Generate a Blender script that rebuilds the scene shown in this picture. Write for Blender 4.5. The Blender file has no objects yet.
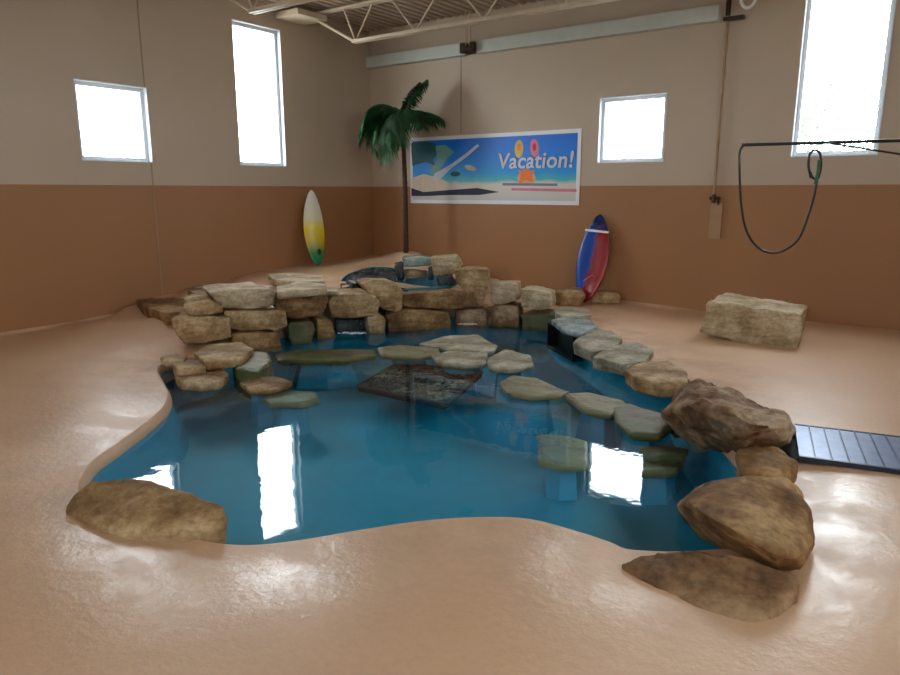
import bpy, bmesh, math, random
from mathutils import Vector, Matrix, noise
from mathutils.geometry import delaunay_2d_cdt

SC = bpy.context.scene
COL = SC.collection
V = Vector

# ------------------------------------------------------------------ camera
F, PITCH, YAW = 692.7, .209, -.627
EYE = V((8.646, -9.543, 1.6))
FW = V((math.sin(YAW)*math.cos(PITCH), math.cos(YAW)*math.cos(PITCH), -math.sin(PITCH)))
RT = V((math.cos(YAW), -math.sin(YAW), 0))
UP = RT.cross(FW)
cam = bpy.data.cameras.new('camera')
cam.sensor_width = 36
cam.lens = F/900*36
cam.clip_start = .05
co = bpy.data.objects.new('camera', cam)
COL.objects.link(co)
co.matrix_world = Matrix(((RT.x, UP.x, -FW.x, EYE.x), (RT.y, UP.y, -FW.y, EYE.y), (RT.z, UP.z, -FW.z, EYE.z), (0, 0, 0, 1)))
SC.camera = co


def ray(x, y):
    return FW + RT*((x-450)/F) + UP*((337.5-y)/F)


def U(x, y, z=0.0):
    """measured point: photo coordinate -> place at height z"""
    d = ray(x, y)
    return EYE + d*((z-EYE.z)/d.z)


def onplane(x, y, p, n):
    d = ray(x, y)
    return EYE + d*((p-EYE).dot(n)/d.dot(n))


# ------------------------------------------------------------------ materials
def srgb(r, g, b):
    f = lambda c: (c/255/12.92) if c/255 <= .04045 else ((c/255+.055)/1.055)**2.4
    return (f(r), f(g), f(b), 1)


def new_mat(name):
    m = bpy.data.materials.new(name)
    m.use_nodes = True
    nt = m.node_tree
    return m, nt, nt.nodes, nt.links, nt.nodes['Principled BSDF']


def noise_tex(nt, scale, detail=4, rough=.55, coord='Object', stretch=None):
    tc = nt.nodes.new('ShaderNodeTexCoord')
    n = nt.nodes.new('ShaderNodeTexNoise')
    n.inputs['Scale'].default_value = scale
    n.inputs['Detail'].default_value = detail
    n.inputs['Roughness'].default_value = rough
    if stretch:
        mp = nt.nodes.new('ShaderNodeMapping')
        mp.inputs['Scale'].default_value = stretch
        nt.links.new(tc.outputs[coord], mp.inputs['Vector'])
        nt.links.new(mp.outputs[0], n.inputs['Vector'])
    else:
        nt.links.new(tc.outputs[coord], n.inputs['Vector'])
    return n


def ramp(nt, fac, stops):
    r = nt.nodes.new('ShaderNodeValToRGB')
    e = r.color_ramp.elements
    while len(e) < len(stops):
        e.new(.5)
    for i, (p, c) in enumerate(stops):
        e[i].position = p
        e[i].color = c if len(c) == 4 else (*c, 1)
    nt.links.new(fac, r.inputs['Fac'])
    return r


def bump(nt, fac, bsdf, strength, dist=.02):
    b = nt.nodes.new('ShaderNodeBump')
    b.inputs['Strength'].default_value = strength
    b.inputs['Distance'].default_value = dist
    nt.links.new(fac, b.inputs['Height'])
    nt.links.new(b.outputs[0], bsdf.inputs['Normal'])
    return b


def simple(name, col, rough=.5, metal=0, var=.12, scale=6, bmp=0):
    m, nt, N, L, B = new_mat(name)
    n = noise_tex(nt, scale)
    a = tuple(c*(1-var) for c in col[:3]) + (1,)
    b = tuple(min(1, c*(1+var)) for c in col[:3]) + (1,)
    r = ramp(nt, n.outputs['Fac'], [(.3, a), (.7, b)])
    L.new(r.outputs[0], B.inputs['Base Color'])
    B.inputs['Roughness'].default_value = rough
    B.inputs['Metallic'].default_value = metal
    if bmp:
        bump(nt, n.outputs['Fac'], B, bmp)
    return m


def stone(name, dark, mid, light, rough=.75, moss=None, strata=True):
    m, nt, N, L, B = new_mat(name)
    n1 = noise_tex(nt, 3.2, 6, .6)
    n2 = noise_tex(nt, 26, 5, .65)
    n3 = noise_tex(nt, 5, 5, .6, stretch=(1, 1, 5))
    c1 = ramp(nt, n1.outputs['Fac'], [(.34, dark), (.5, mid), (.64, light)])
    c2 = ramp(nt, n2.outputs['Fac'], [(.35, (.5, .47, .43)), (.6, (1, 1, 1))])
    c3 = ramp(nt, n3.outputs['Fac'], [(.36, (.62, .52, .42)), (.52, (1, 1, 1))])
    mx = N.new('ShaderNodeMixRGB'); mx.blend_type = 'MULTIPLY'; mx.inputs[0].default_value = .45
    L.new(c1.outputs[0], mx.inputs[1]); L.new(c2.outputs[0], mx.inputs[2])
    mx2 = N.new('ShaderNodeMixRGB'); mx2.blend_type = 'MULTIPLY'; mx2.inputs[0].default_value = .7 if strata else .25
    L.new(mx.outputs[0], mx2.inputs[1]); L.new(c3.outputs[0], mx2.inputs[2])
    out = mx2.outputs[0]
    if moss:
        n4 = noise_tex(nt, 2.4, 3, .5)
        f = ramp(nt, n4.outputs['Fac'], [(.42, (0, 0, 0)), (.6, (1, 1, 1))])
        mm = N.new('ShaderNodeMixRGB')
        L.new(f.outputs[0], mm.inputs[0]); L.new(out, mm.inputs[1]); mm.inputs[2].default_value = moss
        out = mm.outputs[0]
    L.new(out, B.inputs['Base Color'])
    B.inputs['Roughness'].default_value = rough
    ad = N.new('ShaderNodeMath'); ad.operation = 'ADD'
    L.new(n2.outputs['Fac'], ad.inputs[0]); L.new(n3.outputs['Fac'], ad.inputs[1])
    bump(nt, ad.outputs[0], B, .4, .03)
    return m


M = {}
M['cream'] = stone('cream_sandstone', srgb(158, 138, 105), srgb(192, 174, 140), srgb(216, 202, 172))
M['tan'] = stone('tan_sandstone', srgb(124, 94, 56), srgb(172, 140, 96), srgb(212, 188, 146))
M['brown'] = stone('brown_sandstone', srgb(92, 64, 34), srgb(142, 106, 62), srgb(188, 154, 106))
M['rust'] = stone('rust_brown_stone', srgb(84, 56, 34), srgb(142, 106, 72), srgb(190, 166, 136), strata=False)
M['grey'] = stone('grey_slab_stone', srgb(128, 124, 100), srgb(162, 156, 134), srgb(196, 190, 170))
M['wetgrey'] = stone('wet_grey_stone', srgb(104, 100, 74), srgb(148, 140, 108), srgb(178, 168, 134), .45, srgb(130, 126, 92))
M['moss'] = stone('wet_mossy_stone', srgb(74, 66, 40), srgb(116, 104, 68), srgb(148, 132, 92), .4, srgb(84, 92, 50))
M['blue'] = stone('wet_blue_grey_stone', srgb(110, 130, 130), srgb(150, 170, 170), srgb(185, 200, 196), .2, strata=False)
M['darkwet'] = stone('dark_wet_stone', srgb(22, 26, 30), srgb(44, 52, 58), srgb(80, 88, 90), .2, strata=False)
M['ember'] = stone('coarse_brown_stone', srgb(88, 60, 36), srgb(148, 114, 78), srgb(178, 146, 110), strata=False)


def wall_mat(name, low, high, line):
    m, nt, N, L, B = new_mat(name)
    g = N.new('ShaderNodeNewGeometry')
    s = N.new('ShaderNodeSeparateXYZ')
    L.new(g.outputs['Position'], s.inputs[0])
    mt = N.new('ShaderNodeMath'); mt.operation = 'GREATER_THAN'; mt.inputs[1].default_value = line
    L.new(s.outputs['Z'], mt.inputs[0])
    n = noise_tex(nt, 1.3, 4)
    a = ramp(nt, n.outputs['Fac'], [(.3, tuple(c*.94 for c in low[:3])), (.7, low[:3])])
    b = ramp(nt, n.outputs['Fac'], [(.3, tuple(c*.95 for c in high[:3])), (.7, high[:3])])
    mx = N.new('ShaderNodeMixRGB')
    L.new(mt.outputs[0], mx.inputs[0]); L.new(a.outputs[0], mx.inputs[1]); L.new(b.outputs[0], mx.inputs[2])
    L.new(mx.outputs[0], B.inputs['Base Color'])
    B.inputs['Roughness'].default_value = .55
    n2 = noise_tex(nt, 60, 3)
    bump(nt, n2.outputs['Fac'], B, .08, .01)
    return m


LINE = 1.668
M['wall'] = wall_mat('two_tone_wall_paint', srgb(166, 118, 77), srgb(194, 176, 155), LINE)
M['joint'] = simple('joint_sealant', srgb(160, 136, 112), .7)

# floor
m, nt, N, L, B = new_mat('tan_epoxy_floor')
n1 = noise_tex(nt, .8, 3, .5); n2 = noise_tex(nt, 30, 4, .6); n3 = noise_tex(nt, 1.9, 5, .65)
c = ramp(nt, n1.outputs['Fac'], [(.3, srgb(208, 168, 132)), (.5, srgb(214, 176, 141)), (.7, srgb(222, 186, 153))])
c2 = ramp(nt, n2.outputs['Fac'], [(.35, (.94, .93, .92)), (.65, (1, 1, 1))])
mx = N.new('ShaderNodeMixRGB'); mx.blend_type = 'MULTIPLY'; mx.inputs[0].default_value = 1
L.new(c.outputs[0], mx.inputs[1]); L.new(c2.outputs[0], mx.inputs[2]); L.new(mx.outputs[0], B.inputs['Base Color'])
B.inputs['Roughness'].default_value = .42
B.inputs['Specular IOR Level'].default_value = .6
at = N.new('ShaderNodeAttribute'); at.attribute_name = 'wet'
pr = ramp(nt, n3.outputs['Fac'], [(.42, (.04, .04, .04)), (.6, (1, 1, 1))])
mu = N.new('ShaderNodeMath'); mu.operation = 'MULTIPLY'
L.new(at.outputs['Fac'], mu.inputs[0]); L.new(pr.outputs[0], mu.inputs[1])
L.new(mu.outputs[0], B.inputs['Coat Weight'])
B.inputs['Coat Roughness'].default_value = .17
n4 = noise_tex(nt, 16, 5, .7)
bump(nt, n4.outputs['Fac'], B, .22, .02)
L.new([l.from_socket for l in nt.links if l.to_socket == B.inputs['Normal']][0], B.inputs['Coat Normal'])
M['floor'] = m

# pool liner
m, nt, N, L, B = new_mat('blue_pool_paint')
n1 = noise_tex(nt, 1.1, 4)
c = ramp(nt, n1.outputs['Fac'], [(.3, srgb(0, 128, 160)), (.5, srgb(0, 140, 176)), (.7, srgb(4, 152, 196))])
L.new(c.outputs[0], B.inputs['Base Color'])
B.inputs['Roughness'].default_value = .6
M['liner'] = m
M['upliner'] = simple('dark_blue_liner', srgb(10, 120, 150), .5)

# water
def water_mat(name, tint, bscale, bstr):
    m = bpy.data.materials.new(name); m.use_nodes = True
    nt = m.node_tree; N = nt.nodes; L = nt.links
    N.remove(N['Principled BSDF'])
    out = [n for n in N if n.type == 'OUTPUT_MATERIAL'][0]
    t = N.new('ShaderNodeBsdfTransparent'); t.inputs[0].default_value = tint
    g = N.new('ShaderNodeBsdfGlossy'); g.inputs['Roughness'].default_value = .02
    fr = N.new('ShaderNodeFresnel'); fr.inputs['IOR'].default_value = 1.33
    ge = N.new('ShaderNodeNewGeometry')
    io = N.new('ShaderNodeMath'); io.operation = 'MULTIPLY_ADD'; io.inputs[1].default_value = 1/1.33-1.33; io.inputs[2].default_value = 1.33
    L.new(ge.outputs['Backfacing'], io.inputs[0]); L.new(io.outputs[0], fr.inputs['IOR'])
    mx = N.new('ShaderNodeMixShader')
    n = noise_tex(nt, bscale, 3, .5)
    b = N.new('ShaderNodeBump'); b.inputs['Strength'].default_value = bstr; b.inputs['Distance'].default_value = .02
    L.new(n.outputs['Fac'], b.inputs['Height'])
    L.new(b.outputs[0], g.inputs['Normal']); L.new(b.outputs[0], fr.inputs['Normal'])
    L.new(fr.outputs[0], mx.inputs[0]); L.new(t.outputs[0], mx.inputs[1]); L.new(g.outputs[0], mx.inputs[2])
    L.new(mx.outputs[0], out.inputs['Surface'])
    return m


M['water'] = water_mat('pool_water_surface', (.8, .97, .98, 1), 3.6, .08)
M['rippled'] = water_mat('rippled_water_surface', (.55, .9, .95, 1), 16, .9)
M['glass'] = water_mat('window_glass', (.97, .98, .98, 1), 1, 0)
M['fall'] = water_mat('falling_water', (.9, .96, 1, 1), 20, .8)
M['foam'] = simple('white_foam', (.85, .92, .95, 1), .3)
M['frame'] = simple('white_window_frame', srgb(212, 218, 224), .35, var=.03)
M['steel'] = simple('cream_painted_steel', srgb(206, 190, 168), .45, var=.06)
M['deck'] = simple('roof_deck_paint', srgb(176, 160, 142), .6, var=.05)
M['trunk'] = simple('white_trunking', srgb(196, 202, 196), .45, var=.03)
M['pipe'] = simple('painted_pipe', srgb(168, 134, 100), .5)
M['darkmetal'] = simple('dark_bronze_metal', srgb(70, 52, 40), .5, .4)
M['black'] = simple('black_rubber', srgb(24, 24, 24), .45)
M['pit'] = simple('black_and_recess_shade', srgb(8, 8, 9), .8)  # plain black; on the drain plate it is painted recess shade
M['green'] = simple('green_hose_plastic', srgb(60, 120, 90), .4)
M['bark'] = simple('palm_bark', srgb(74, 46, 38), .8, var=.3, scale=25, bmp=.5)
M['frond'] = simple('palm_leaf', srgb(22, 78, 34), .75, var=.35, scale=9)
M['frond2'] = simple('dark_palm_leaf', srgb(18, 54, 22), .8, var=.35, scale=9)
M['grate'] = simple('blue_grey_plank', srgb(118, 136, 168), .35, .35, var=.15, scale=12, bmp=.1)
M['gratedark'] = simple('dark_grate_frame', srgb(52, 58, 74), .4, .4)
M['pebble'] = stone('mixed_pebbles', srgb(14, 15, 16), srgb(40, 40, 38), srgb(130, 126, 108), .4, strata=False)
M['greybark'] = simple('grey_bark', srgb(120, 122, 124), .8)
M['leaf'] = simple('outdoor_foliage', srgb(84, 100, 78), .6, var=.3)
M['ground'] = simple('outdoor_ground', srgb(180, 180, 172), .8)
M['white'] = simple('white_vinyl', srgb(238, 240, 244), .5, var=.02)


# ------------------------------------------------------------------ helpers
def link(name, me, mat=None, parent=None, smooth=False):
    o = bpy.data.objects.new(name, me)
    COL.objects.link(o)
    if mat:
        me.materials.append(mat)
    if parent:
        o.parent = parent
    if smooth:
        for p in me.polygons:
            p.use_smooth = True
    return o


def obj(name, bm, mat=None, parent=None, smooth=False):
    me = bpy.data.meshes.new(name)
    bmesh.ops.recalc_face_normals(bm, faces=bm.faces)
    bm.to_mesh(me)
    bm.free()
    return link(name, me, mat, parent, smooth)


def tag(o, label=None, cat=None, group=None, kind=None):
    if label: o['label'] = label
    if cat: o['category'] = cat
    if group: o['group'] = group
    if kind: o['kind'] = kind
    return o


def empty(name, loc, label, cat, group=None, kind=None):
    o = bpy.data.objects.new(name, None)
    COL.objects.link(o)
    o.location = loc
    tag(o, label, cat, group, kind)
    return o


def place(o):
    """keep a child where its world-space mesh lies"""
    if o.parent:
        o.location = -V(o.parent.location)
    return o


def box(bm, a, b):
    a, b = V(a), V(b)
    r = bmesh.ops.create_cube(bm, size=1)
    bmesh.ops.scale(bm, vec=(b-a), verts=r['verts'])
    bmesh.ops.translate(bm, vec=(a+b)/2, verts=r['verts'])
    return r['verts']


def tube(bm, pts, rad, n=10, caps=True):
    pts = [V(p) for p in pts]
    rads = rad if isinstance(rad, (list, tuple)) else [rad]*len(pts)
    rings = []
    prev = None
    for i, p in enumerate(pts):
        t = (pts[min(i+1, len(pts)-1)] - pts[max(i-1, 0)]).normalized()
        if prev is None:
            a = t.orthogonal().normalized()
        else:
            a = (prev - t*prev.dot(t)).normalized()
        prev = a
        b = t.cross(a)
        rings.append([bm.verts.new(p + (a*math.cos(2*math.pi*k/n) + b*math.sin(2*math.pi*k/n))*rads[i]) for k in range(n)])
    for r0, r1 in zip(rings, rings[1:]):
        for k in range(n):
            bm.faces.new((r0[k], r0[(k+1) % n], r1[(k+1) % n], r1[k]))
    if caps:
        bm.faces.new(rings[0][::-1]); bm.faces.new(rings[-1])


def spline(pts, n=8):
    pts = [V(p) for p in pts]
    out = []
    for i in range(len(pts)-1):
        p0 = pts[max(i-1, 0)]; p1 = pts[i]; p2 = pts[i+1]; p3 = pts[min(i+2, len(pts)-1)]
        for k in range(n):
            t = k/n
            out.append(.5*((2*p1) + (p2-p0)*t + (2*p0-5*p1+4*p2-p3)*t*t + (3*p1-p0-3*p2+p3)*t**3))
    out.append(pts[-1])
    return out


# ------------------------------------------------------------------ terrain
HP = [(0,-4.68,.13),(0,-4.3,.2),(0,-3.68,.27),(0,-2.57,.38),(0,-1.8,.4),(0,-1.12,.4),(0,-.5,.42),(0,0,.44),(.72,0,.53),(1.52,0,.4),(2.0,-.2,.34),(2.54,0,.2),(1.2,-.5,.6),(.9,-.9,.5),(3.1,0,.08),(3.6,0,0),(4.2,0,0),
      (1,-4.6,.15),(1,-3.5,.34),(1.5,-3.5,.34),(1.9,-3.2,.36),(2,-2.9,.38),(2.5,-2.4,.38),(1,-2,.38),(1,-1,.4),(1.8,-1,.38),(2.7,-1.4,.34),(3.0,-1.9,.3),(3.1,-1.0,.15),(3.7,-1.2,.03),(1.6,-4.1,.22),(.5,-4,.25),(.5,-3,.34),
      (0,-5.2,.03),(.5,-5,.06),(1,-5.4,.01),(1.6,-5.0,.02),(2.1,-5.42,0),(2.3,-4.9,0),(2.5,-5.3,0),(2.6,-4.3,0),(2.75,-3.8,0),(2.85,-3.2,0),(3.05,-2.6,0),(3.5,-2.1,0),(4.2,-1.8,0),(3.8,-1.6,0),(4.4,-1.0,0),(4.2,-.5,0),
      (0,-6,0),(1,-6.3,0),(2,-6.2,0),(3,-6.3,0),(3,-5.2,0),(3.2,-4.2,0),(3.4,-3.2,0),(4,-2.5,0),(5,-2,0),(5,-1,0),(5,0,0),(2,-7.5,0),(0,-7.5,0),(4,-5,0),(5,-4,0),(6,-2,0),(6,-6,0)]


def hgt(x, y):
    return hgt0(x, y) + berm(x, y)


def berm(x, y):
    if y > -4.6 or y < -9 or x < 2 or x > 9.6 or not waterline:
        return 0.0
    k = min(1, max(0, (-4.6-y)/.9)); k = k*k*(3-2*k)
    q = V((x, y))
    d = min((q-p).length_squared for p in waterline)
    return -.05*k*math.exp(-max(0, math.sqrt(d)-.05)**2/.2)


waterline = []


def hgt0(x, y):
    if x > 5.2 or y < -6.6:
        return 0.0
    s = w = 0.0
    for a, b, h in HP:
        d = (x-a)**2 + (y-b)**2 + 1e-4
        k = 1/d**2
        s += k*h; w += k
    h = s/w
    e = min(1, max(0, (5.2-x)/.6))*min(1, max(0, (y+6.6)/.5))
    return max(0, h-.004)*e


POOLPX = [(163,372),(166,388),(172,400),(168,415),(150,432),(120,455),(93,477),(84,500),(160,528),(205,541),(250,545),(300,540),(360,530),(420,521),(480,517),(530,519),(580,532),(610,542),(635,550),(700,560),(750,550),(765,500),(735,465),(705,430),(690,400),(672,384),(625,366),(590,346),(562,332),(552,324),(520,319),(470,316),(400,319),(350,325),(300,334),(262,340),(236,349),(200,362)]
def smooth_ring(pts, n=4):
    out = []
    L_ = len(pts)
    for i in range(L_):
        p0, p1, p2, p3 = pts[i-1], pts[i], pts[(i+1) % L_], pts[(i+2) % L_]
        for k in range(n):
            t = k/n
            out.append(.5*((2*p1) + (p2-p0)*t + (2*p0-5*p1+4*p2-p3)*t*t + (3*p1-p0-3*p2+p3)*t**3))
    return out


pw = [U(x, y, -.12).to_2d() for x, y in POOLPX]
pf = []
for i_, (x_, y_) in enumerate(POOLPX):
    t_ = (pw[(i_+1) % len(pw)]-pw[i_-1]).normalized()
    o_ = V((t_.y, -t_.x))
    far_ = pw[i_] + o_*(.035 if y_ > 366 else .09)
    near_ = U(x_, y_, -.05).to_2d()
    if V((0, 0)) == o_: o_ = V((0, 1))
    k_ = min(1, max(0, (y_-480)/25))
    if x_ > 690: k_ = 0
    pf.append(far_*(1-k_)+near_*k_)
    pw[i_] = pw[i_]*(1-k_) + (near_-o_*.012)*k_
pool = smooth_ring(pf, 4)
waterline = smooth_ring(pw, 4)
UPPER = [(1.15,-1.45),(1.6,-1.1),(2.1,-1.0),(2.65,-1.2),(3.05,-1.7),(2.9,-2.15),(2.45,-2.7),(1.75,-2.6),(1.3,-2.0)]
upper = smooth_ring([V(p) for p in UPPER], 4)


def inside(p, poly):
    c = False
    j = len(poly)-1
    for i in range(len(poly)):
        a, b = poly[i], poly[j]
        if (a[1] > p[1]) != (b[1] > p[1]) and p[0] < (b[0]-a[0])*(p[1]-a[1])/(b[1]-a[1])+a[0]:
            c = not c
        j = i
    return c


X1, Y0 = 11.4, -13.2
ZC = 4.28


def build_floor():
    pts, edges = [], []
    def ring(poly):
        s = len(pts)
        pts.extend([V(p) for p in poly])
        n = len(poly)
        edges.extend([(s+i, s+(i+1) % n) for i in range(n)])
    ring([(-.2, .2), (-.2, Y0-.2), (X1+.2, Y0-.2), (X1+.2, .2)])
    ring(pool); ring(upper)
    gx = 0.0
    while gx < X1:
        gy = 0.0
        while gy > Y0:
            if gx < 5.3 and gy > -6.7 or (3 < gx < 9.4 and -8.9 < gy < -4.5) or (round(gx/.1) % 2 == 0 and round(-gy/.1) % 2 == 0):
                q = V((gx+.013, gy-.017))
                if min((q-p).length_squared for p in pool) > .004 and min((q-p).length_squared for p in upper) > .004:
                    pts.append(q)
            gy -= .1
        gx += .1
    vs, es, fs, *_ = delaunay_2d_cdt(pts, edges, [], 0, 1e-5)
    bm = bmesh.new()
    bv = [bm.verts.new((v.x, v.y, hgt(v.x, v.y))) for v in vs]
    for f in fs:
        c = sum((vs[i] for i in f), V((0, 0)))/len(f)
        if inside(c, pool) or inside(c, upper):
            continue
        try:
            bm.faces.new([bv[i] for i in f])
        except ValueError:
            pass
    o = obj('floor', bm, M['floor'], smooth=True)
    if sum(p.normal.z for p in o.data.polygons) < 0:
        o.data.flip_normals()
    at = o.data.attributes.new('wet', 'FLOAT', 'POINT')
    for i, v in enumerate(o.data.vertices):
        d = min((V((v.co.x, v.co.y))-p).length for p in waterline[::2])
        at.data[i].value = max(0, min(1, 1.25-d/.85))
    tag(o, kind='structure')


def basin(name, top, low, zl, zb, mat, label, cat):
    """rim strip in floor coating from the deck down to just under the waterline, then the painted shell"""
    n = len(top)
    c = sum((V(p) for p in low), V((0, 0)))/n
    def band(bm, rings):
        rr = [[bm.verts.new(q) for q in r] for r in rings]
        for a, b in zip(rr, rr[1:]):
            for k in range(n):
                bm.faces.new((a[k], a[(k+1) % n], b[(k+1) % n], b[k]))
        return rr
    root = empty(name, (c.x, c.y, zb), label, cat)
    L_ = lambda t: [V(p).lerp(V(q), t) for p, q in zip(top, low)]
    H_ = lambda i: hgt(top[i][0], top[i][1])
    prof = [(0, 1.0), (.3, .93), (.7, .6), (.95, .2), (1.0, -.1)]
    bm = bmesh.new()
    band(bm, [[(p.x, p.y, zl + (H_(i)-zl)*f) for i, p in enumerate(L_(t))] for t, f in prof])
    place(obj('rim', bm, M['floor'] if zl < 0 else mat, root, smooth=True))
    bm = bmesh.new()
    S = lambda f, z: [((c+(V(p)-c)*f).x, (c+(V(p)-c)*f).y, z) for p in low]
    rr = band(bm, [S(1.001, zl-.008), S(.99, zl-.1), S(.97, zb+.1), S(.94, zb)])
    bmesh.ops.triangle_fill(bm, use_beauty=True, edges=[e for e in bm.edges if all(v in rr[-1] for v in e.verts)])
    place(obj('shell', bm, mat, root))
    return root


def sheet(name, poly, z, mat, label, cat, shrink=1.0):
    bm = bmesh.new()
    c = sum((V(p) for p in poly), V((0, 0)))/len(poly)
    vs = [bm.verts.new(((c+(V(p)-c)*shrink).x, (c+(V(p)-c)*shrink).y, z)) for p in poly]
    es = [bm.edges.new((vs[i], vs[(i+1) % len(vs)])) for i in range(len(vs))]
    bmesh.ops.triangle_fill(bm, use_beauty=True, edges=es)
    bm.normal_update()
    for f in bm.faces:
        if f.normal.z < 0:
            f.normal_flip()
    me = bpy.data.meshes.new(name); bm.to_mesh(me); bm.free()
    o = link(name, me, mat)
    tag(o, label, cat)
    return o


WZ = -.12
build_floor()
POOL = basin('pool_basin', pool, waterline, WZ, -.45, M['liner'], 'blue painted free-form basin of the big lower pool', 'pool')
sheet('pool_water', waterline, WZ, M['water'], 'clear blue water filling the big lower pool', 'water')
basin('upper_basin', upper, [V(p)*.97+V((2.05,-1.85))*.03 for p in upper], .30, .1, M['upliner'], 'small dark blue basin behind the stone wall', 'pool')
sheet('upper_water', [V(p)*.97+V((2.05,-1.85))*.03 for p in upper], .30, M['rippled'], 'water in the small raised basin above the spillway', 'water')


# ------------------------------------------------------------------ room shell
def wall(name, axis, pos, lo, hi, holes, thick, mat):
    """wall with window holes; axis 'x': plane x=pos spanning y; axis 'y': plane y=pos spanning x; thick is signed outward"""
    us = sorted({lo, hi, *[h[0] for h in holes], *[h[1] for h in holes]})
    zs = sorted({-.7, ZC+.4, *[h[2] for h in holes], *[h[3] for h in holes]})
    bm = bmesh.new()
    def P(u, z, t): return (pos+t, u, z) if axis == 'x' else (u, pos+t, z)
    solid = {}
    for i in range(len(us)-1):
        for j in range(len(zs)-1):
            cu, cz = (us[i]+us[i+1])/2, (zs[j]+zs[j+1])/2
            solid[i, j] = not any(h[0] < cu < h[1] and h[2] < cz < h[3] for h in holes)
    def quad(*p): bm.faces.new([bm.verts.new(q) for q in p])
    for (i, j), s in solid.items():
        if not s: continue
        a, b, c, d = us[i], us[i+1], zs[j], zs[j+1]
        for t in (0, thick):
            quad(P(a, c, t), P(b, c, t), P(b, d, t), P(a, d, t))
        for (di, dj, e) in ((-1, 0, ((a, c), (a, d))), (1, 0, ((b, c), (b, d))), (0, -1, ((a, c), (b, c))), (0, 1, ((a, d), (b, d)))):
            if not solid.get((i+di, j+dj), False):
                (u0, z0), (u1, z1) = e
                quad(P(u0, z0, 0), P(u1, z1, 0), P(u1, z1, thick), P(u0, z0, thick))
    bmesh.ops.remove_doubles(bm, verts=bm.verts, dist=1e-5)
    tag(obj(name, bm, mat), kind='structure')


WIN_L = [(-5.175, -4.248, 1.955, 2.896), (-2.867, -1.986, 1.963, 3.972)]
WIN_B = [(4.341, 5.305, 1.984, 2.88), (6.878, 7.80, 2.0, 3.972)]
FILL_WIN_R = [(-6.4, -5.5, 1.96, 3.97), (-9.5, -8.6, 1.96, 3.97)]  # unseen windows added in the right wall for fill light
FILL_WIN_F = [(3.0, 4.0, 1.96, 3.97), (8.0, 9.0, 1.96, 3.97)]  # unseen windows behind the viewer, added to brighten the room
TH = .16
wall('wall_left', 'x', 0, Y0, 0, WIN_L, -TH, M['wall'])
wall('wall_back', 'y', 0, 0, X1, WIN_B, TH, M['wall'])
wall('wall_right', 'x', X1, Y0, 0, FILL_WIN_R, TH, M['wall'])
wall('wall_front', 'y', Y0, 0, X1, FILL_WIN_F, -TH, M['wall'])

# corrugated roof deck
bm = bmesh.new()
prof = []
x = -.1
while x < X1+.1:
    prof += [(x, 0), (x+.07, 0), (x+.09, .05), (x+.13, .05), (x+.15, 0)]
    x += .15
rows = []
for yy in (Y0-.1, .1):
    rows.append([bm.verts.new((a, yy, ZC+b)) for a, b in prof])
for k in range(len(prof)-1):
    bm.faces.new((rows[0][k], rows[0][k+1], rows[1][k+1], rows[1][k]))
for yy, zz in ((Y0-.1, 0),):
    pass
box(bm, (-.15, Y0-.1, ZC+.07), (X1+.15, .15, ZC+.12))
tag(obj('ceiling', bm, M['deck']), kind='structure')


winno = 0
def window(axis, pos, out, w):
    """frame ring near the outer side + glass; out = outward sign"""
    global winno
    winno += 1
    a, b, c, d = w
    def P(u, t, z): return (pos+out*t, u, z) if axis == 'x' else (u, pos+out*t, z)
    root = bpy.data.objects.new('window_%d' % winno, None)
    COL.objects.link(root); root['kind'] = 'structure'
    root.location = P((a+b)/2, .1, c)
    bm = bmesh.new()
    fw = .06
    def bx(u0, u1, t0, t1, z0, z1):
        p, q = P(u0, t0, z0), P(u1, t1, z1)
        box(bm, [min(i, j) for i, j in zip(p, q)], [max(i, j) for i, j in zip(p, q)])
    bx(a, a+fw, .07, .14, c, d); bx(b-fw, b, .07, .14, c, d)
    bx(a+fw, b-fw, .07, .14, c, c+fw); bx(a+fw, b-fw, .07, .14, d-fw, d)
    place(obj('window_frame', bm, M['frame'], root))
    # white reveal lining
    bm = bmesh.new(); e = .012
    bx(a, a+e, -.006, .07, c, d); bx(b-e, b, -.006, .07, c, d)
    bx(a+e, b-e, -.006, .07, c, c+e); bx(a+e, b-e, -.006, .07, d-e, d)
    place(obj('window_reveal', bm, M['frame'], root))
    bm = bmesh.new()
    bx(a+fw, b-fw, .10, .106, c+fw, d-fw)
    place(obj('window_pane', bm, M['glass'], root))
    # daylight portal in the opening
    li = bpy.data.lights.new('window_daylight', 'AREA')
    li.shape = 'RECTANGLE'; li.size = b-a; li.size_y = d-c
    li.cycles.is_portal = True
    lo = bpy.data.objects.new('window_daylight', li)
    COL.objects.link(lo)
    lo.location = P((a+b)/2, .155, (c+d)/2)
    inward = V((-out, 0, 0)) if axis == 'x' else V((0, -out, 0))
    lo.rotation_euler = inward.to_track_quat('-Z', 'Z').to_euler()


for w in WIN_L: window('x', 0, -1, w)
for w in WIN_B: window('y', 0, 1, w)
for w in FILL_WIN_R: window('x', X1, 1, w)
for w in FILL_WIN_F: window('y', Y0, -1, w)

# control joints in the wall panels
tn = 0
def joint(p, q):
    global tn
    tn += 1
    bm = bmesh.new(); box(bm, p, q)
    tag(obj('trim_%d' % tn, bm, M['joint']), kind='structure')


joint((0, -4.275-.008, hgt(0, -4.27)), (.004, -4.275+.008, 1.955))
joint((0, -4.275-.008, 2.896), (.004, -4.275+.008, ZC))
joint((1.94, -.004, 2.5), (1.96, 0, 3.66))

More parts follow.
